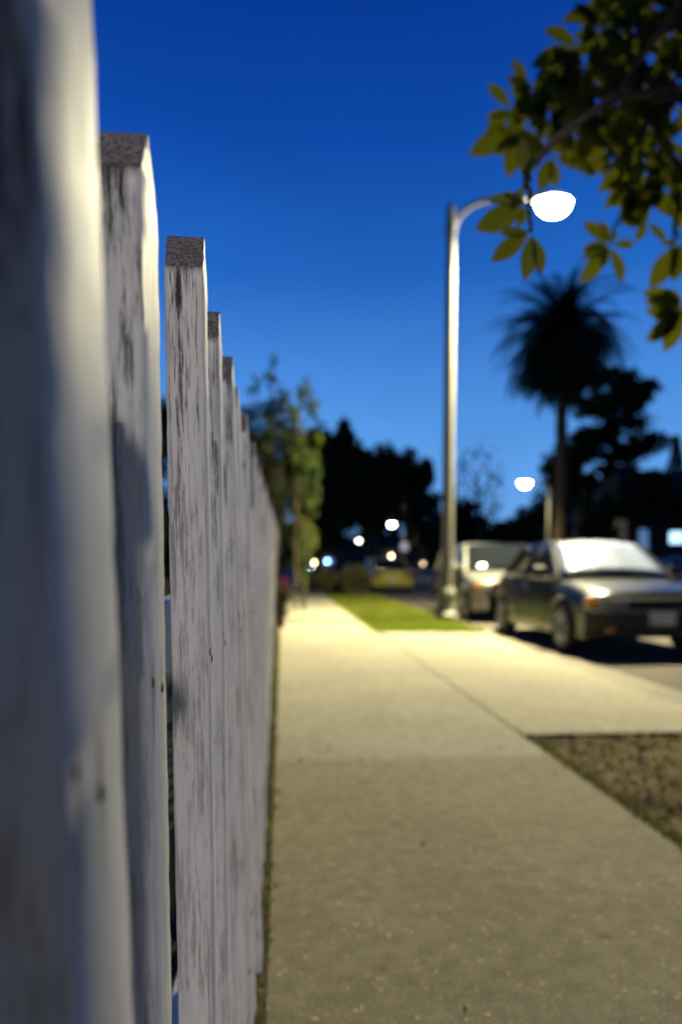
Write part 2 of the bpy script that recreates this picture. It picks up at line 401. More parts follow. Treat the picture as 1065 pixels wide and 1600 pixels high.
P = np.stack([rng.uniform(SW0, SW1, 70), rng.uniform(1.6, 20, 70), np.full(70, .006)], 1)
tag(link('pavement_litter', leaf_mesh('pavement_litter', P, .022, .5), M['bark']), 'tiny dry leaf crumbs scattered on the pavement', 'leaf litter', kind='stuff')
P = np.stack([rng.normal(SW0-.03, .025, 260), rng.uniform(1, 10, 260), rng.uniform(0, .012, 260)], 1)
tag(link('fallen_leaves', leaf_mesh('fallen_leaves', P, .025, .5), M['bark']), 'small dead leaves caught between the fence foot and the pavement', 'leaf litter', kind='stuff')

# ------------------------------------------------------------------ picket fence
fence = thing('picket_fence', 'tall weathered white picket fence with pointed pickets beside the pavement', 'fence', (0, 0, 0))
HT = 1.362
def picket_mesh(wd, tk=.041, peak=.05, seed=0):
    """street face at x=0, near edge at y=0; subdivided so that edges are slightly worn"""
    rnd = random.Random(seed); rows = []
    b = .0028
    def ring(z, y0, y1):
        j = lambda: rnd.uniform(-.0006, .0006)
        pts = [(-tk+b, y0), (-b, y0), (0, y0+b), (0, (y0+y1)/2), (0, y1-b), (-b, y1), (-tk+b, y1), (-tk, y1-b), (-tk, (y0+y1)/2), (-tk, y0+b)]
        return [(x+j(), y+j(), z) for x, y in pts]
    zs = [i*(HT-peak)/60 for i in range(61)]
    for z in zs: rows.append(ring(z, 0, wd))
    for k in range(1, 7):
        t = k/6*.93; rows.append(ring(HT-peak+peak*t*(1+.12*math.sin(t*3.1)), wd*.5*t, wd*(1-.5*t)))
    mb = MB(); n = 10
    for r in rows: mb.v += r
    for i in range(len(rows)-1):
        for k in range(n): mb.f.append((i*n+k, i*n+(k+1) % n, (i+1)*n+(k+1) % n, (i+1)*n+k))
    mb.f.append(tuple(range(n))[::-1]); mb.f.append(tuple((len(rows)-1)*n+k for k in range(n)))
    me = bpy.data.meshes.new('picket'); me.from_pydata(mb.v, [], mb.f); me.materials.append(M['picket'])
    me.polygons.foreach_set('use_smooth', [True]*len(me.polygons)); me.set_sharp_from_angle(angle=R(50))
    return me
meshes = [picket_mesh(.092, seed=i) for i in range(5)]; wide_mesh = picket_mesh(.122, seed=9)
nailm = MB().lathe([(.0001, .0014), (.004, .001), (.0052, 0), (.0052, -.003)], n=10, axis='x')
nail_me = bpy.data.meshes.new('nail_head'); nail_me.from_pydata(nailm.v, [], nailm.f); nail_me.materials.append(M['metal_dark'])
# (peak distance, street face x offset from the line, yaw deg, lean deg)
special = {0: (.14, 0.0, 0, 0), 1: (.388, -.001, 0, -.9), 2: (.712, -.0125, 0, .1), 3: (.925, .0145, 2.5, 0), 4: (1.185, .008, 1, 0), 5: (1.43, .009, 0, 0)}
ys = [-.06, -.31, -.56, -.8, -1.05, -1.3, -1.55, -1.8] + [special[i][0] for i in range(6)]
yy = 1.68
while yy < 8.4: ys.append(yy); yy += .25
for i, yp in enumerate(sorted(ys)):
    k = [q for q, s in special.items() if abs(s[0]-yp) < 1e-6]
    dx, yaw, lean = (special[k[0]][1:]) if k else (.004+random.uniform(-.008, .007), random.uniform(-1.5, 1.5), random.uniform(-.25, .25))
    X = -.1026+.0072*yp+dx
    if not k: yp += random.uniform(-.008, .008)
    o = link('picket', wide_mesh if k and k[0] == 1 else meshes[i % 5], None, fence)
    sh = -.022 if yp < 1.7 else -.022+.102*(yp-1.7)/6.6
    ln = R(lean)+(sh/HT if yp > 1.3 else 0)
    o.rotation_euler = (R(random.uniform(-.15, .15)), ln, R(yaw))
    o.location = (X-math.sin(ln)*HT, yp-.042, random.uniform(-.006, .006) if not k else 0)
    for z, yo in ((.905, .017), (.885, .062), (.25, .02), (.235, .06)):
        nl = bpy.data.objects.new('nail_head', nail_me); col.objects.link(nl); nl.parent = o; nl.location = (.0, yo+random.uniform(-.004, .004), z+random.uniform(-.006, .006))
for z in (.20, .86):
    mb = MB(); mb.add([(-.19-.0, -1.95, z), (-.152, -1.95, z), (-.152, -1.95, z+.09), (-.19, -1.95, z+.09), (-.155-.03, 8.5, z), (-.155+.008, 8.5, z), (-.147, 8.5, z+.09), (-.185, 8.5, z+.09)],
                      [(0, 1, 2, 3), (4, 7, 6, 5), (0, 4, 5, 1), (1, 5, 6, 2), (2, 6, 7, 3), (3, 7, 4, 0)])
    mb.build('rail', M['picket'], fence, bevel=.003)
MB().box(-.135, -.008, -.30, -.19, -.2, 1.93).lathe([(.10, 0), (.10, .015), (.03, .06)], (-.0715, -.245, 1.93), 4).build('added_shade_post', M['metal_dark'], fence, bevel=.003)  # unseen post added behind the camera to shade the nearest picket
for yq in (-1.7, .75, 3.2, 5.7, 8.3):
    MB().box(-.285, -.195, yq, yq+.09, -.2, 1.28).lathe([(.07, 0), (.07, .01), (.02, .04)], (-.24, yq+.045, 1.28), 4).build('post', M['picket'], fence, bevel=.003)

# ------------------------------------------------------------------ street lamps
def street_lamp(label, loc, rz, glass, H=6.95, arm=1.84, group='street lamps', power=0, soft=.16, spot=True, tint=None, bs=1.0, aim=None):
    t = thing('street_lamp', label, 'street lamp', loc, rz, group)
    MB().lathe([(.21, 0), (.21, .10), (.185, .13), (.15, .16), (.135, .42), (.155, .44), (.155, .52), (.13, .56), (.115, .60)], n=24).build('base', M['lamp_pole'], t, True)
    MB().tube([(0, 0, .5), (0, 0, 2.5), (0, 0, 5), (0, 0, H-.05)], [.115, .103, .09, .078], 20).build('pole', M['lamp_pole'], t, True)
    MB().lathe([(.085, 0), (.09, .03), (.05, .09), (.055, .11), (.035, .15), (.001, .17)], (0, 0, H-.05), 16).build('finial', M['lamp_pole'], t, True)
    MB().lathe([(.10, 0), (.10, .22)], (0, 0, H-.42), 16).build('arm_collar', M['lamp_pole'], t, True)
    pts = []
    for i in range(13):
        a = i/12*math.pi/2; pts.append((.06+(arm-.55)*.72*(1-math.cos(a)), 0, H-.34+.54*math.sin(a)))
    pts.append((arm-.30, 0, H+.22))
    MB().tube(pts, [.052]*len(pts), 12).build('arm', M['lamp_pole'], t, True)
    z = H+.19; x = arm
    def ell(cx, rx, ry, z0, h, seg=8, nn=20):
        rows = []
        for i in range(seg+1):
            a = i/seg*math.pi/2; rr = math.cos(a)
            rows.append([(cx+rx*max(rr, .02)*math.cos(2*math.pi*k/nn), ry*max(rr, .02)*math.sin(2*math.pi*k/nn), z0+h*math.sin(a)) for k in range(nn+1)])
        return rows
    hb = MB(); hb.grid(ell(x, .36, .17, z, .14)); hb.box(x-.40, x-.2, -.07, .07, z-.02, z+.09)
    h = hb.build('lamp_housing', M['housing'], t, True)
    g = MB(); g.grid(ell(x+.03, .30*bs, .22*bs, z-.01, -.25*bs)); g.build('lamp_bowl', M[glass], t, True)
    if power:
        ld = bpy.data.lights.new('lamp_light', 'SPOT' if spot else 'POINT'); ld.energy = power; ld.color = tint or LAMPCOL; ld.shadow_soft_size = soft
        if spot: ld.spot_size = R(168); ld.spot_blend = 1.0
        lo = bpy.data.objects.new('lamp_light', ld); col.objects.link(lo); lo.parent = t; lo.location = (x+.03, 0, z-.40)
        if aim:   # shielded head: a narrow beam
            ld.spot_size = R(44); ld.spot_blend = .7
            wp = Vector((loc[0]-(x+.03), loc[1], loc[2]+z-.40)); q = (Vector(aim)-wp).to_track_quat('-Z', 'Y').to_matrix()
            lo.rotation_euler = (Matrix.Rotation(-rz, 3, 'Z') @ q).to_euler()
    return t
base = at(697, 972, 14.3)
street_lamp('tall pale street lamp with curved arm on the grass verge, lit head behind leaves', (base.x, 14.3, -.0), 0, 'lamp_glass', 7.17, 1.78, power=MAIN_W)
street_lamp('pale street lamp with arm over the near pavement, just behind the viewer', (2.55, -5.3, 0), math.pi, 'lamp_glass_far', 7.05, 1.9, power=REAR_W, soft=.05, tint=(1, .93, .86), bs=.6, aim=(-.1, .9, 1.1))
for px, Yl, lab, pw in ((855, 60, 'lit street lamp across the road in front of the tall palm', 7000, ), (631, 122, 'lit street lamp in the middle distance with a white sign on its pole', 2500),
                    (572, 205, 'small round street light farther off, right of the faintest one', 0), (531, 292, 'faintest street light at the far end of the road', 0)):
    p = at(px, 883, Yl); street_lamp(lab, (p.x, Yl, 0), math.pi, 'lamp_glass_far' if Yl < 250 else 'porch_white', 7.05, 1.9, power=pw, bs=1.5 if Yl < 130 else 1.1)
p = at(1001, 883, 84); street_lamp('street light shining among the dark trees on the right', (p.x, 84, 0), math.pi, 'lamp_glass_far', 7.05, 1.9, power=500)
p = at(631, 883, 121.7)
tag(MB().box(p.x-.5, p.x+.5, 121.6, 121.66, 3.2, 4.3).build('street_sign', M['sign_white'], bevel=.03), 'pale square sign fixed on the distant lamp pole', 'sign')
p = at(927, 829, 70)
sg = thing('traffic_signal', 'dim green signal lamp glowing in front of the dark trees', 'signal', (p.x, 70, 0))
MB().tube([(0, 0, -.1), (0, 0, 3.4)], .06, 10).build('pole', M['metal_dark'], sg, True)
MB().box(-.2, .2, -.12, .12, 3.3, 4.5).build('signal_box', M['metal_dark'], sg, bevel=.03)
MB().lathe([(.16, 0), (.14, -.05), (.001, -.08)], (0, 0, 0), 16).build('signal_lens', M['green_lens'], sg, True).matrix_local = Matrix.Translation((0, -.13, 3.85)) @ Matrix.Rotation(-math.pi/2, 4, 'X') @ Matrix.Scale(-1, 4, (0, 0, 1))

# ------------------------------------------------------------------ cars
def make_car(label, loc, rz, paint, kind='sedan', sunshade=False, lights=None, name='parked_car', group='cars parked along the street'):
    """front towards +y of the car; x right"""
    t = thing(name, label, 'car', loc, rz, group)
    pm = M[paint]
    wag = kind != 'sedan'
    Lf, Lr = 2.10, -2.15
    ax_f, ax_r, wr = 1.30, -1.35, .305
    hs = 1.0 if not wag else 1.10
    def ztop(y):
        if y > .85: u = (y-.85)/(Lf-.85); return (.875-.16*u**1.6-.06*max(0, u-.9)/.1)*hs
        if y < -1.35 and not wag: u = (-1.35-y)/(-1.35-Lr); return .90-.03*u-.05*max(0, u-.85)/.15
        return .90*hs
    def hw(y):
        u = abs(y-(Lf+Lr)/2)/((Lf-Lr)/2); return .845*(1-.16*max(0, u-.55)**2/.2025)
    ns = 84; rows = []
    for i in range(ns+1):
        y = Lr+(Lf-Lr)*i/ns; W = hw(y); T = ztop(y); zb = .20
        end = min(y-Lr, Lf-y)
        zb += .06*max(0, 1-end/.25)
        for ax in (ax_f, ax_r):
            d = abs(y-ax)
            if d < .365: zb = max(zb, .30+math.sqrt(.365**2-d*d)-.02)
        zb = min(zb, T-.12)
        pr = [(0, zb+.02), (W*.80, zb), (W*.965, zb+.01), (W*.985, max(zb+.03, .40)), (W, max(zb+.05, .56)), (W*.985, max(zb+.07, .70)), (W*.95, max(zb+.09, T-.055)), (W*.885, T-.012), (W*.62, T+.010), (0, T+.022)]
        e = max(0, 1-end/.10)
        row = [(x*(1-.05*e), y, z if z < .5 else z-.03*e) for x, z in pr]
        row = [(-x, yy_, z) for x, yy_, z in row[::-1]][:-1]+row
        rows.append(row)
    mb = MB(); mb.grid(rows)
    n = len(rows[0]); mb.f.append(tuple(range(n))); mb.f.append(tuple(ns*n+k for k in range(n))[::-1])
    body = mb.build('body', pm, t, True)
    MB().box(-.68, .68, Lr+.2, Lf-.2, .22, .60).build('underbody', M['interior'], t)
    # greenhouse rings (belt line -> roof)
    zt = 1.36 if not wag else 1.52
    zb_ = .895*hs
    fb, fr = (.92, .18) if not wag else (1.0, .45)        # windscreen base / header
    rb, rr = (-1.50, -.95) if not wag else (-2.05, -1.85)
    wb, wt = .735, .585 if not wag else .62
    # roof
    rows = []
    for i in range(13):
        y = rr+(fr-rr)*i/12; u = abs(i-6)/6
        rows.append([(x*wt/1.0, y+(.04*(1-x*x) if i > 6 else -.04*(1-x*x))*u, zt+.045*(1-x*x)*(1-.5*u*u)-.02*u*u) for x in [k/6-1 for k in range(13)]])
    mb = MB(); mb.grid(rows); ro = mb.build('roof', pm, t, True)
    so = ro.modifiers.new('thick', 'SOLIDIFY'); so.thickness = .035; so.offset = -1
    def panel(nm, quad, m, ins=0, off=(0, 0, 0), thick=.008, bow=0):
        q = [Vector(p) for p in quad]; c = sum(q, Vector())/4
        q = [c+(p-c)*(1-ins)+Vector(off) for p in q]
        rows = []
        nrm = (q[1]-q[0]).cross(q[3]-q[0]).normalized()
        for i in range(7):
            v = i/6; a = q[0].lerp(q[3], v); b = q[1].lerp(q[2], v)
            rows.append([a.lerp(b, k/8)+nrm*bow*(1-(k/4-1)**2) for k in range(9)])
        m_ = MB(); m_.grid(rows); o = m_.build(nm, m, t, True)
        s_ = o.modifiers.new('thick', 'SOLIDIFY'); s_.thickness = thick; s_.offset = 0
        return o
    zr = zt-.02
    WS = [(wb, fb, zb_), (-wb, fb, zb_), (-wt, fr, zr), (wt, fr, zr)]
    RW = [(-wb, rb, zb_), (wb, rb, zb_), (wt, rr, zr), (-wt, rr, zr)]
    gm = M['shade'] if sunshade else M['carglass']
    panel('windscreen', WS, M['carglass'], .03, bow=.05, off=(0, .0, .0))
    if sunshade: panel('sunshade', WS, M['shade'], .09, bow=.05, off=(0, .016, .012), thick=.004)
    panel('rear_window', RW, M['carglass'], .04, bow=.03)
    mid = (-.42 if not wag else -.25); mids = mid
    for s in (-1, 1):
        bw, tw = s*(wb+.012), s*(wt+.004)
        fq = [(bw, fb-.16, zb_), (bw, mid+.04, zb_), (tw, mid+.04, zr), (tw, fr-.03, zr)]
        rq = [(bw, mid-.04, zb_), (bw, rb+.12, zb_), (tw, rr+.06, zr), (tw, mid-.04, zr)]
        if s < 0: fq = [fq[1], fq[0], fq[3], fq[2]]; rq = [rq[1], rq[0], rq[3], rq[2]]
        panel('side_window', fq, M['carglass'], .05); panel('side_window', rq, M['carglass'], .05)
        for a, b in (((bw, fb, zb_-.02), (tw, fr, zr)), ((bw, mid, zb_-.02), (tw, mid, zr)), ((bw, rb, zb_-.02), (tw, rr, zr))):
            MB().tube([a, b], [.034, .026], 8).build('pillar', pm, t, True)
        # sill of the cabin, door lines, handles, mirror
        MB().box(min(s*.70, s*.80), max(s*.70, s*.80), rb+.05, fb-.02, zb_-.05, zb_-.005).build('belt_moulding', M['black_trim'], t, bevel=.01)
        for yd in (.72, mid, -1.12):
            MB().box(s*.842-.004, s*.842+.004, yd-.005, yd+.005, .34, .80).build('door_gap', M['black_trim'], t)
        for yd in (mid+.14, -1.0):
            MB().box(s*.842-.014, s*.842+.014, yd, yd+.15, .745, .775).build('door_handle', M['black_trim'] if paint != 'paint_silver' else M['chrome'], t, bevel=.006)
        MB().box(s*.848-.010, s*.848+.010, ax_r+.42, ax_f-.42, .50, .545).build('side_moulding', M['black_trim'], t, bevel=.006)
        mm = MB().box(min(s*.80, s*1.0), max(s*.80, s*1.0), fb-.32, fb-.22, zb_+.02, zb_+.14).build('door_mirror', pm, t, bevel=.03)
        MB().box(s*.91-.07, s*.91+.07, fb-.323, fb-.319, zb_+.035, zb_+.125).build('mirror_glass', M['chrome'], mm)
        # lamps
        h = MB().box(min(s*.36, s*.70), max(s*.36, s*.70), Lf-.06, Lf+.035, .575*hs, .685*hs).build('headlight', M['lens'] if not lights else M[lights], t, bevel=.015)
        MB().box(min(s*.705, s*.80), max(s*.705, s*.80), Lf-.17, Lf+.0, .58*hs, .68*hs).build('indicator', M['amber'], t, bevel=.015)
        MB().box(min(s*.42, s*.78), max(s*.42, s*.78), Lr-.03, Lr+.05, .62, .78).build('tail_light', M['tail'], t, bevel=.015)
        MB().box(min(s*.50, s*.62), max(s*.50, s*.62), Lf+.05, Lf+.075, .30, .37).build('fog_light', M['amber'] if not wag else M['lens'], t, bevel=.01)
    MB().box(-.34, .34, Lf-.03, Lf+.02, .585*hs, .68*hs).build('grille', M['black_trim'], t, bevel=.01)
    MB().box(-.30, .30, Lf+.02, Lf+.024, .628*hs, .640*hs).build('grille_bar', M['chrome'] if wag else M['black_trim'], t)
    def bumper(y, s, nm, m):
        rows = []
        prof = [(0, .555), (.07, .55), (.10, .52), (.105, .42), (.09, .33), (.04, .25), (0, .24)]
        for i in range(17):
            x = (i/8-1)*.83; k = abs(i/8-1)
            yo = -.13*k**3
            rows.append([(x, y+s*(d+yo), z) for d, z in prof])
        b_ = MB(); b_.grid(rows); return b_.build(nm, m, t, True)
    bumper(Lf-.01, 1, 'front_bumper', pm if wag else M['black_trim']); bumper(Lr+.01, -1, 'rear_bumper', pm)
    MB().box(-.55, .55, Lf+.085, Lf+.098, .26, .35).build('air_intake', M['black_trim'], t, bevel=.01)
    rows = [[((i/8-1)*.80, Lf+.095+d-.13*abs(i/8-1)**3, z) for d, z in ((-.02, .565), (.008, .56), (.008, .535), (-.02, .53))] for i in range(17)]
    b_ = MB(); b_.grid(rows); b_.build('bumper_trim', M['chrome'], t, True)
    MB().box(-.155, .155, Lf+.098, Lf+.106, .385, .54).build('license_plate', M['plate'], t, bevel=.004)
    MB().box(-.155, .155, Lr-.106, Lr-.098, .42, .57).build('license_plate', M['plate'], t, bevel=.004)
    for s in (-1, 1):
        for ax in (ax_f, ax_r):
            wt_ = thing('wheel', None, None, (s*.745, ax, wr)); wt_.parent = t
            ty = MB().lathe([(.20, -.09), (.285, -.095), (wr, -.07), (wr, .07), (.285, .095), (.20, .09)], n=28, axis='x').build('tyre', M['rubber'], wt_, True)
            r_ = MB().lathe([(.205, .0), (.20, .094*1), (.185, .096), (.16, .075), (.06, .085), (.02, .09)], n=28, axis='x')
            for k in range(7):
                a = 2*math.pi*k/7; r_.tube([(.085, .05*math.cos(a), .05*math.sin(a)), (.086, .17*math.cos(a), .17*math.sin(a))], [.02, .026], 6)
            ro_ = r_.build('rim', M['rim'], wt_, True)
            if s < 0: ro_.rotation_euler = (0, 0, math.pi)
    for x in (-.35, .25):
        MB().tube([(x, fb+.06, zb_+.03), (x+.42, fb-.02, zb_+.075)], .008, 6).build('wiper', M['black_trim'], t)
    return t
car_main = make_car('dark sedan parked nearest, its windscreen filled by a white sunshade', (4.36, 11.15, RD), math.pi, 'paint_dark', sunshade=True)
car_main.scale = (1.04,)*3
make_car('silver boxy car parked behind the dark sedan', (4.40, 16.8, RD), math.pi, 'paint_silver', 'wagon')
make_car('yellow car parked past the shrubs, seen from behind', (4.35, 33.5, RD), 0, 'paint_yellow')
make_car('dark blue car at the right edge, parked on the other side of the road', (16.6, 32.5, RD), math.pi, 'paint_blue')
make_car('distant car with bluish white headlights on, left of the far lights', (3.95, 128, RD), math.pi, 'paint_blue', lights='beam_blue', name='car', group=None)
make_car('second distant car with dull lights near the middle of the road', (6.9, 58, RD), math.pi, 'paint_silver', name='car', group=None)

# ------------------------------------------------------------------ houses
def house(label, x0, x1, y0, y1, h, wins, lanterns=()):
    t = thing('house', label, 'house', ((x0+x1)/2, y0, 0)); cx = (x0+x1)/2
    MB().box(x0-cx, x1-cx, 0, y1-y0, -.3, h).build('wall', M['stucco'], t)
    rf = MB(); e = .6; yy0, yy1 = -e, y1-y0+e; zz = h+.01; hh = (y1-y0)*.33
    rf.add([(x0-cx-e, yy0, zz), (x1-cx+e, yy0, zz), (x1-cx+e, yy1, zz), (x0-cx-e, yy1, zz), (x0-cx+1.5, (yy0+yy1)/2, zz+hh), (x1-cx-1.5, (yy0+yy1)/2, zz+hh)],
           [(0, 1, 5, 4), (2, 3, 4, 5), (1, 2, 5), (3, 0, 4), (0, 3, 2, 1)])
    rf.build('roof', M['shingle'], t)
    for wx, wz, ww, wh, m in wins:
        f = MB().box(wx-cx-ww/2-.08, wx-cx+ww/2+.08, -.06, .0, wz-wh/2-.08, wz+wh/2+.08).build('window', M['win_frame'], t)
        MB().box(wx-cx-ww/2, wx-cx+ww/2, -.075, -.062, wz-wh/2, wz+wh/2).build('pane', M[m], f)
    dr = MB().box(-.5, .5, -.05, 0, -.0, 2.1).build('door', M['bark'], t, bevel=.02)
    MB().box(.36, .42, -.09, -.051, .95, 1.05).build('handle', M['chrome'], dr)
    for lx, lz, r_, m in lanterns:
        MB().box(lx-cx-.1, lx-cx+.1, -.35, .0, lz+r_*.9, lz+r_*1.2).build('lantern_bracket', M['metal_dark'], t)
        MB().lathe([(.02, -r_), (r_*.7, -r_*.7), (r_, 0), (r_*.7, r_*.7), (.02, r_)], (lx-cx, -.4-r_, lz), 14).build('lantern', M[m], t, True)
    return t
pa = at(1055, 840, 55); pb = at(1004, 842, 55)
house('dark house on the right with a bright bluish lit window', pb.x-1.2, pa.x+8, 55, 66, 4.6, [(pa.x, pa.z, 1.0, .8, 'win_blue'), (pb.x, pb.z, .7, 1.5, 'win_dim')])
Yh = 330
ls = []
for px, py, r_, m in ((491, 879, .5, 'porch_orange'), (499, 880, .55, 'porch_orange'), (511, 877, .6, 'porch_blue'), (611, 869, .5, 'porch_orange'), (660, 881, .28, 'porch_orange')):
    p = at(px, py, Yh-.9); ls.append((p.x, p.z, r_, m))
house('far dark building at the end of the road with small lanterns', 4, 64, Yh, Yh+14, 8, [(20, 2.5, 2, 1.5, 'win_dim'), (36, 2.5, 2, 1.5, 'win_dim')], ls)

# ------------------------------------------------------------------ trees
def tree(name, label, px, top, hw, Y, base_z=0, nl=2600, ls=.42, clumps=26, m='leaf_dark', bottom=None, group='dark trees along the street', cat='tree', hy=None, flat=1, hollow=.2, spread=.3):
    """px centre column, top row, half width in px at distance Y"""
    p = at(px, 883, Y); zt = at(px, top, Y).z; r = hw/F*Y
    zb = bottom if bottom is not None else max(2.0, zt*.25)
    t = thing(name, label, cat, (p.x, Y, 0), 0, group)
    h = zt-zb; c = (0, 0, zb+h/2)
    trunk = MB(); tr = max(.06, zt*.022)
    trunk.tube([(0, 0, -.3), (.04*h, .03, zb*.6), (-.02*h, 0, zb+h*.35), (0, .02*h, zb+h*.7)], [tr*1.25, tr, tr*.7, tr*.3], 8)
    for k in range(7):
        a = k*2.4; z0 = zb+h*(.02+.08*k); q = Vector((math.cos(a)*r*.65, math.sin(a)*r*.65, z0+h*.25))
        trunk.tube([(0, 0, z0), tuple(Vector((0, 0, z0)).lerp(q, .5)+Vector((0, 0, -.03*h))), tuple(q)], [tr*.45, tr*.3, tr*.1], 6)
    trunk.build('trunk', M['bark'], t, True)
    P = clump_points(c, (r, hy or r, h/2), nl, clumps, spread, hollow, flat)
    link('crown', leaf_mesh('crown', P, ls, .6), M[m], t)
    return t
T = 'street_tree'
for a in [
    ('broad dark tree behind the far end of the fence', 430, 655, 66, 34, 2.2, 6800, .32, 30, 1.0),
    ('rounded dark tree left of the small lit tree', 385, 640, 55, 30, 0, 4200, .3, 26, .8),
    ('tall dark tree with the highest rounded top, right of the small lit tree', 520, 655, 66, 44, 0, 7500, .4, 40, 1.6),
    ('dark tree stepping down to the right of the highest round top', 582, 690, 56, 135, 0, 7800, 1.0, 40, 6.0),
    ('dark tree with small peaked top left of the tall lamp pole', 630, 698, 46, 140, 0, 6800, 1.0, 34, 7.5),
    ('dark tree in the yard, seen through the gap between the nearest pickets', 250, 605, 85, 24, 0, 5200, .3, 26, .3),
    ('dark tree in the yard beyond the middle of the fence', 340, 640, 60, 27, 0, 4200, .3, 26, .3),
    ('dark tree hiding the left end of the house', 928, 752, 36, 53, 0, 4200, .35, 26, .2),
    ('dark tree standing over the house roof on the right', 1012, 738, 64, 50, 0, 6800, .35, 34, 3.4),
    ('dark tree directly behind the small lit tree', 492, 672, 44, 40, 0, 5600, .38, 30, .6),
    ('low dark tree between the lamp pole and the distant sign', 668, 765, 45, 120, 0, 3600, .9, 26, 1.0),
    ('dark sloping tree just right of the tall lamp pole', 715, 768, 52, 110, 0, 4200, .8, 26, 1.0),
    ('wide low dark tree below the open patch of sky', 770, 806, 70, 105, 0, 3600, .8, 26, .5),
    ('dark brownish tree below the lit lamp across the road', 830, 775, 45, 78, 0, 3800, .55, 26, .3),
    ('broad dark tree at the foot of the conifer', 950, 742, 85, 80, 0, 6500, .6, 34, .5),
    ('rounded dark tree behind the lit lamp right of the palm foot', 870, 690, 42, 76, 0, 2600, .5, 24, 3.0),
    ('dark tree low at the right edge of the view', 1050, 760, 70, 86, 0, 4800, .6, 30, .5),
]:
    tree(T, a[0], a[1], a[2], a[3], a[4], nl=a[6], ls=a[7], clumps=a[8], bottom=a[9])
tree('bare_tree', 'thin wispy tree showing the sky through it, right of the lamp pole', 745, 690, 45, 95, nl=420, ls=.5, clumps=40, bottom=5, hollow=.6, spread=.4)
# far belt of trees closing the road
P = []
for k in range(90):
    x = -160+k*5; P.append(clump_points((x, 400+rng.uniform(-8, 8), 9), (7, 6, rng.uniform(12, 17)), 900, 12, .42))
tag(link('far_wood', leaf_mesh('far_wood', np.concatenate(P), 2.2, .7), M['leaf_dark']), 'dark belt of far trees closing the end of the street', 'wood', kind='stuff')
P = []
for k in range(40):
    P.append(clump_points((-5-rng.uniform(0, 2), 13+k*1.8, 1.8), (1.6, 1.4, 2.0), 240, 7, .4))
tag(link('yard_hedge', leaf_mesh('yard_hedge', np.concatenate(P), .22, .6), M['leaf_dark']), 'long dark hedge in the yards behind the fence line', 'hedge')

# the small lit tree past the fence end: a loose upright column with whips
p = at(478, 883, 17.5)
lt = thing('young_tree', 'slender leafy green tree lit by the lamp past the fence end', 'tree', (p.x-.25, 17.5, 0))
tk = MB(); tk.tube([(0, 0, -.1), (.03, 0, 1.5), (.06, .03, 3), (.0, 0, 4.3)], [.03, .024, .018, .008], 8)
Pl = []
stems = [((476, 612), .26, 1.0), ((490, 640), .22, .8), ((462, 650), .22, .8), ((498, 690), .16, .4), ((478, 700), .3, 1), ((470, 760), .3, 1), ((490, 780), .3, 1), ((474, 830), .3, .9), ((462, 870), .26, .9), ((496, 740), .2, .6), ((484, 850), .3, .8), ((476, 880), .28, .8), ((466, 850), .28, .8), ((466, 720), .28, .9), ((492, 720), .25, .8)]
for (qx, qy), r_, wgt in stems:
    q = at(qx, qy, 17.5+random.uniform(-.3, .3)); q = Vector((q.x-lt.location.x, q.y-17.5, q.z))
    tk.tube([(0.02, 0, max(.5, q.z-1.1)), tuple(Vector((.02, 0, q.z-.5)).lerp(q, .5)), tuple(q)], [.018, .012, .004], 5)
    Pl.append(clump_points(tuple(q), (r_*.72, r_*.72, r_*1.5), int(300*wgt), 7, .5, .1))
tk.build('trunk', M['bark'], lt, True)
link('crown', leaf_mesh('crown', np.concatenate(Pl), .085, .5), M['leaf_lit'], lt)
lt2 = thing('tall_shrub', 'dark shrub with thin upright shoots rising over the fence line', 'shrub', (at(425, 883, 15).x, 15, 0))
tk = MB(); Pl = []
for (qx, qy), n_ in (((427, 560), 40), ((424, 590), 80), ((428, 625), 200), ((398, 605), 90), ((404, 640), 260), ((445, 640), 200), ((418, 660), 420), ((440, 690), 420), ((415, 710), 500), ((436, 760), 500), ((428, 820), 500), ((450, 615), 40)):
    q = at(qx, qy, 15); q = Vector((q.x-lt2.location.x, 0, q.z)); s_ = .10+.0006*n_
    tk.tube([(0, 0, .2), (q.x*.5, 0, q.z*.6), tuple(q)], [.03, .02, .004], 5)
    Pl.append(clump_points(tuple(q), (s_, s_, s_*1.6), n_, 6, .5, .1))
tk.tube([(0, 0, -.1), (0, 0, .6)], [.06, .04], 8)
tk.build('trunk', M['bark'], lt2, True); link('crown', leaf_mesh('crown', np.concatenate(Pl), .08, .5), M['leaf_black'], lt2)

def shrub(name, label, px, Y, r, h, m, n, ls, group=None, dx=0):
    p = at(px, 883, Y); t = thing(name, label, 'shrub', (p.x+dx, Y, 0), 0, group)
    s_ = MB()
    for k in range(9):
        a = k*.7; s_.tube([(0, 0, -.05), (math.cos(a)*r*.4, math.sin(a)*r*.4, h*.5), (math.cos(a)*r*.7, math.sin(a)*r*.7, h*.8)], [.02, .014, .004], 5)
    s_.build('stems', M['bark'], t)
    link('foliage', leaf_mesh('foliage', clump_points((0, 0, h*.5), (r, r, h*.52), n, 18, .34, .2), ls, .4), M[m], t)
    return t
shrub('shrub', 'brownish green shrub at the end of the grass verge, next to the yellow car', 553, 25.5, .55, 1.05, 'leaf_bush', 2600, .12, 'shrubs past the grass verge')
shrub('shrub', 'green shrub by the pavement, left of the brownish one', 515, 26.5, .6, .95, 'leaf_bush', 2600, .12, 'shrubs past the grass verge')
shrub('shrub', 'low dark shrub closing the far end of the pavement', 482, 29, .55, .8, 'leaf_dark', 1800, .14, 'shrubs past the grass verge')
fs = shrub('flowering_shrub', 'small shrub with dark red flowers at the fence end', 441, 12.5, .20, .85, 'leaf_dark', 900, .07, dx=-.06)
link('blossom', leaf_mesh('blossom', clump_points((0, 0, .5), (.20, .20, .32), 260, 10, .3, .5), .06, .9), M['petal'], fs)
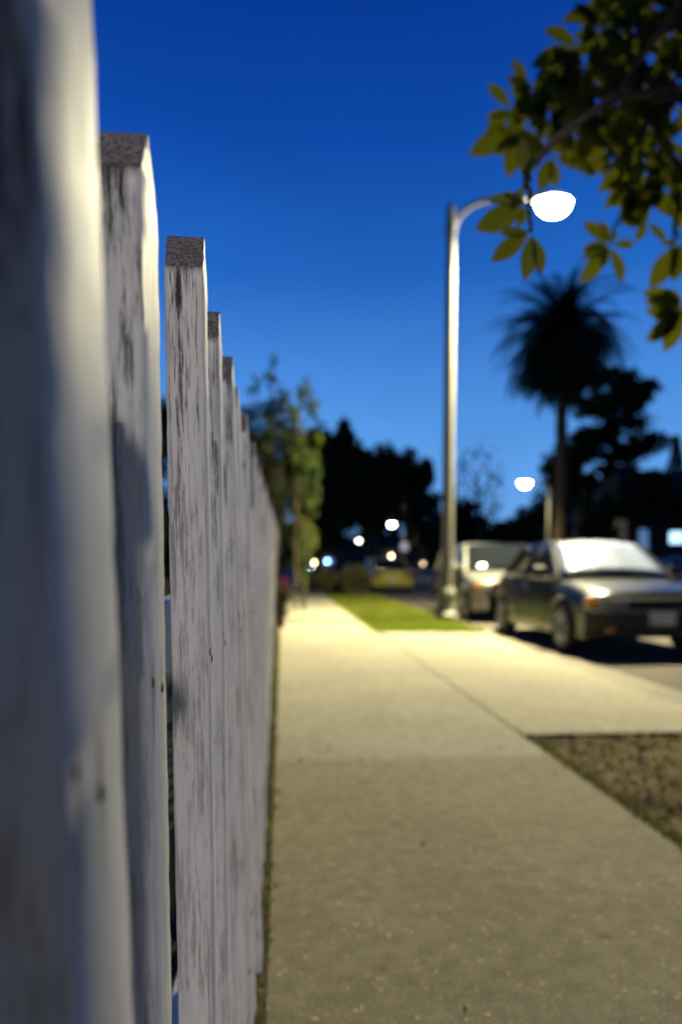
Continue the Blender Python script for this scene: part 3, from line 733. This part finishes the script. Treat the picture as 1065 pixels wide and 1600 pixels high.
fl = shrub('flowering_shrub', 'climbing shrub with a few red blooms under the small lit tree', 474, 17.0, .25, 2.1, 'leaf_lit', 500, .08)
link('blossom', leaf_mesh('blossom', clump_points((.02, -.15, 1.85), (.14, .10, .10), 26, 4, .4, .3), .05, .9), M['petal'], fl)
shrub('weed_clump', 'leafy weeds against the foot of the fence end', 428, 9.6, .11, .36, 'leaf_lit', 420, .045, dx=-.05)

# palm
Yp = 64; pp = at(870, 883, Yp); zc = at(870, 522, Yp).z
palm = thing('palm_tree', 'tall dark palm with a full round crown and hanging skirt', 'palm tree', (pp.x, Yp, 0))
tb = MB(); zz = [0+zc*i/24 for i in range(25)]
tb.tube([(0.1*math.sin(z*.2), 0, z-.2) for z in zz], [.62 if i < 2 else .45+.04*(i % 2)+(.2*max(0, i-20)/4) for i in range(25)], 12)
tb.build('trunk', M['bark'], palm, True)
fr = MB()
def frond(az, el, Ln, droop, wdt=.62):
    pts = []; p = Vector((0, 0, zc-.3)); d = Vector((math.cos(az)*math.cos(el), math.sin(az)*math.cos(el), math.sin(el)))
    n = 16
    for i in range(n+1):
        pts.append(p.copy()); p += d*Ln/n; d = (d+Vector((0, 0, -droop/n*(1+i/n)))).normalized()
    fr.tube(pts, [.06*(1-i/n)+.012 for i in range(n+1)], 4, False)
    for i in range(1, n+1):
        tdir = (pts[i]-pts[i-1]).normalized(); sd = tdir.cross(Vector((0, 0, 1)))
        if sd.length < .05: sd = Vector((1, 0, 0))
        sd.normalize(); u = i/n; ln = wdt*2.0*math.sin(math.pi*min(.97, .12+u*.86))**.7
        for s in (-1, 1):
            for h_ in (0, .33, .66):
                b0 = pts[i-1].lerp(pts[i], h_)
                tip = b0+sd*s*ln*random.uniform(.75, 1.1)*.8+tdir*ln*.55+Vector((0, 0, -.25*ln*random.uniform(.3, 1.4)))
                wv = tdir*.06
                fr.add([b0-wv, b0+wv, tip], [(0, 1, 2)])
for k in range(230):
    u = (k+.5)/230; el = R(84-150*u**.85); az = k*2.39996+random.uniform(-.2, .2)
    frond(az, el, random.uniform(5.0, 7.7)*(1 if el > -.5 else .8), random.uniform(1.0, 2.3) if el > -.4 else .7)
fr.build('fronds', M['leaf_dark'], palm)

# layered conifer right of the palm
Yc = 72; pc = at(950, 883, Yc); cz = at(950, 572, Yc).z
con = thing('conifer', 'dark cedar with ragged drooping layers right of the palm', 'tree', (pc.x, Yc, 0))
tk = MB(); tk.tube([(0, 0, -.3), (.1, 0, cz*.5), (0, 0, cz)], [.5, .35, .04], 10)
Pl = []
layers = [(-35, 585, 26), (5, 590, 24), (35, 600, 40), (-20, 630, 44), (30, 625, 40), (15, 655, 44), (55, 690, 42), (-20, 680, 42), (-45, 700, 34), (30, 700, 44), (-70, 720, 38), (15, 735, 46), (-40, 745, 40), (45, 755, 55), (-5, 770, 60), (40, 790, 75), (-50, 790, 70)]
for dxp, yp_, hwp in layers:
    q = at(950+dxp, yp_, Yc); rr_ = hwp/F*Yc
    tk.tube([(0, 0, q.z-.6), (q.x-pc.x, 0, q.z)], [.14, .04], 6)
    for kk in range(3):
        Pl.append(clump_points((q.x-pc.x, rng.uniform(-2, 2), q.z-.3), (rr_, rr_, 1.2), 620, 10, .38, .1, .8))
tk.build('trunk', M['bark'], con, True); link('crown', leaf_mesh('crown', np.concatenate(Pl), .5, .4), M['leaf_dark'], con)
# cypress
pq = at(1049, 883, 78); cz = at(1049, 680, 78).z
cyp = thing('cypress', 'narrow pointed dark cypress at the right edge', 'tree', (pq.x, 78, 0))
MB().tube([(0, 0, -.3), (0, 0, cz*.9)], [.3, .05], 8).build('trunk', M['bark'], cyp)
u = rng.uniform(0, 1, 5000)**1.3; a = rng.uniform(0, 6.283, 5000); rad = (1-u)**.75*2.4*rng.uniform(.5, 1.12, 5000)
link('crown', leaf_mesh('crown', np.stack([np.cos(a)*rad, np.sin(a)*rad, 1+u*(cz-1)], 1), .4, .4), M['leaf_dark'], cyp)

# ------------------------------------------------------------------ overhanging magnolia-like tree
TX, TY = 3.0, 3.3
mg = thing('overhanging_tree', 'broad-leaved tree whose branches hang in from the upper right', 'tree', (TX, TY, 0))
O = Vector((TX, TY, 0))
tk = MB()
tk.tube([(0, 0, -.1), (.02, 0, .8), (-.03, .05, 1.6), (-.08, .1, 2.3)], [.13, .10, .085, .07], 12)
crotch = Vector((-.08, .1, 2.3))
def W(px, py, Y): return at(px, py, Y)-O
limbs = {
 'a': [crotch, W(1140, 60, 3.7), W(1060, 40, 3.9), W(985, 60, 4.0), W(930, 110, 4.05)],
 'b': [crotch, W(1130, 200, 3.8), W(1065, 150, 3.95), W(1000, 120, 4.0), W(930, 150, 4.1), W(850, 200, 4.15), W(830, 235, 4.15)],
 'c': [W(1065, 150, 3.95), W(1010, 190, 4.0), W(985, 235, 4.0), W(980, 310, 4.0), W(962, 350, 4.0)],
 'd': [crotch, W(1120, 300, 3.9), W(1065, 270, 4.0), W(1020, 200, 4.0), W(990, 130, 4.0)],
 'e': [W(1065, 270, 4.0), W(1055, 350, 4.0), W(1048, 400, 4.0)],
 'f': [crotch, W(1130, 520, 4.0), W(1070, 500, 4.1)],
 'g': [W(1065, 150, 3.95), W(960, 150, 3.1), W(870, 215, 2.5), W(822, 270, 2.3), W(826, 322, 2.2), W(828, 362, 2.2)],
}
nodes = []
for k, pts in limbs.items():
    n = len(pts); r0 = .034 if k in 'abdf' else .014
    # smooth the polyline
    sm = []
    for i in range(n-1):
        for j in range(5): sm.append(pts[i].lerp(pts[i+1], j/5)+Vector((random.uniform(-.01, .01),)*3))
    sm.append(pts[-1]); nodes += sm[3:]
    tk.tube(sm, [r0*(1-i/len(sm))+.0035 for i in range(len(sm))], 7)
lv, lf = [], []
def leaf(base, d, up, Ln, wd, curl):
    """a real broad leaf: 6 segments, folded along the midrib and drooping"""
    d = d.normalized(); s = d.cross(up).normalized(); n_ = s.cross(d).normalized()
    o = len(lv); seg = 7
    for i in range(seg+1):
        u = i/seg; wv = wd*math.sin(math.pi*min(1, u**1.2*.98+.02))**.8*(1 if i not in (0, seg) else .12)
        c = base+d*Ln*(u+.06)-n_*curl*Ln*u*u
        lv.append(c+s*wv+n_*wv*.35); lv.append(c); lv.append(c-s*wv+n_*wv*.35)
    for i in range(seg):
        a = o+i*3; lf.append((a, a+1, a+4, a+3)); lf.append((a+1, a+2, a+5, a+4))
def whorl(px, py, Y, dirs, size=1.0, twig=True):
    h = W(px, py, Y)
    if twig and nodes:
        q = min(nodes, key=lambda v: (v-h).length)
        mid = q.lerp(h, .5)+Vector((0, 0, .03)); tk.tube([q, mid, h], [.009, .0065, .004], 6)
    for ang, ln in dirs:
        a = R(ang); v = Vector((math.cos(a), random.uniform(-.35, .35), -math.sin(a)*-1))
        Ln = ln/F*Y*size*random.uniform(.78, 1.16)
        upv = Vector((random.uniform(-.3, .3), -1+random.uniform(-.2, .2), random.uniform(-.2, .5)))
        leaf(h+v.normalized()*.004, v, upv, Ln, Ln*.21, random.uniform(-.05, .14))
def rnd_dirs(n, lo=0, hi=360, l0=38, l1=58): return [(lo+(hi-lo)*(i+random.uniform(.1, .9))/n, random.uniform(l0, l1)) for i in range(n)]
# angles: 0 = right, 90 = up
whorl(953, 383, 4.0, [(112, 42), (150, 46), (185, 44), (208, 48), (232, 58), (288, 52), (5, 44), (250, 30), (70, 28)])
whorl(826, 322, 2.2, [(168, 62), (205, 80), (240, 42), (150, 40)])
whorl(830, 362, 2.2, [(215, 62), (262, 60), (290, 50), (195, 48)])
whorl(812, 205, 4.15, [(205, 72), (225, 52), (170, 34), (255, 66), (285, 60)])
whorl(818, 285, 2.25, [(95, 58), (70, 44), (250, 40)])
whorl(905, 75, 4.0, [(200, 62), (225, 70), (160, 50), (250, 60), (60, 40)])
whorl(1063, 376, 4.0, [(238, 74), (255, 66), (190, 26)])
whorl(1068, 475, 4.1, [(160, 54), (182, 62), (205, 56), (232, 66), (140, 40), (250, 70)])
whorl(1066, 492, 4.1, [(170, 50), (215, 60), (190, 44)])
whorl(1000, 300, 4.0, rnd_dirs(8, 0, 360, 34, 50)); whorl(1010, 345, 4.0, [(240, 40), (300, 44), (200, 36)])
whorl(968, 352, 4.0, [(60, 50), (40, 56), (80, 46), (20, 40)])
whorl(985, 255, 4.0, [(220, 62), (245, 55), (190, 40), (330, 46)])
mass = [(770+0, 215), (800, 175), (835, 150), (860, 170), (880, 135), (850, 215), (885, 200), (915, 175), (905, 130), (940, 150), (930, 215), (955, 195), (975, 165), (965, 120), (935, 95), (995, 150), (985, 205), (1010, 235), (1000, 95), (1025, 130), (1045, 160), (1060, 120), (1035, 80), (1060, 45), (1020, 40), (975, 30), (1000, 10), (950, 55), (1040, 10), (1060, 215), (1050, 260), (1040, 300), (1060, 320), (865, 240), (895, 240), (955, 240), (1020, 280), (1065, 5), (940, 20), (960, 85), (915, 110), (1015, 170), (870, 160), (990, 60), (1015, 5), (975, -5), (1045, 60), (1030, 220)]
for i_, (x_, y_) in enumerate(mass[1:]):
    if i_ % 5 == 3: continue
    Yd = random.uniform(3.8, 4.35)
    whorl(x_+random.uniform(-6, 6), y_+random.uniform(-6, 6), Yd, rnd_dirs(random.choice([5, 6, 7]), 0, 360, 40, 66))
    if y_ < 180 and x_ > 820 and random.random() < .35: whorl(x_+random.uniform(-20, 20), y_+random.uniform(-14, 14), Yd+.15, rnd_dirs(5, 0, 360, 30, 50))
# the rest of the crown, above and to the right of the view
cnt = 0
while cnt < 150:
    q = Vector((rng.normal(0, .75), rng.normal(.1, .7), rng.uniform(2.5, 4.6)))
    x_, y_ = proj(q+O)
    if (-60 < x_ < 1130 and -60 < y_ < 1700) or q.y+TY < 2.2: continue
    cnt += 1
    near = min(nodes+[crotch], key=lambda v: (v-q).length)
    tk.tube([near, near.lerp(q, .5)+Vector((0, 0, .05)), q], [.010, .007, .0035], 5)
    for i in range(7):
        v = Vector((rng.normal(), rng.normal(), rng.normal()*.6)).normalized(); Ln = random.uniform(.11, .18)
        leaf(q, v, Vector((0.1, .1, 1)) if abs(v.z) < .9 else Vector((1, 0, 0)), Ln, Ln*.21, random.uniform(0, .15))
tk.build('trunk', M['bark'], mg, True)
me = bpy.data.meshes.new('crown'); me.from_pydata([tuple(v) for v in lv], [], lf); me.validate()
me.polygons.foreach_set('use_smooth', [True]*len(me.polygons))
link('crown', me, M['leaf_magnolia'], mg)
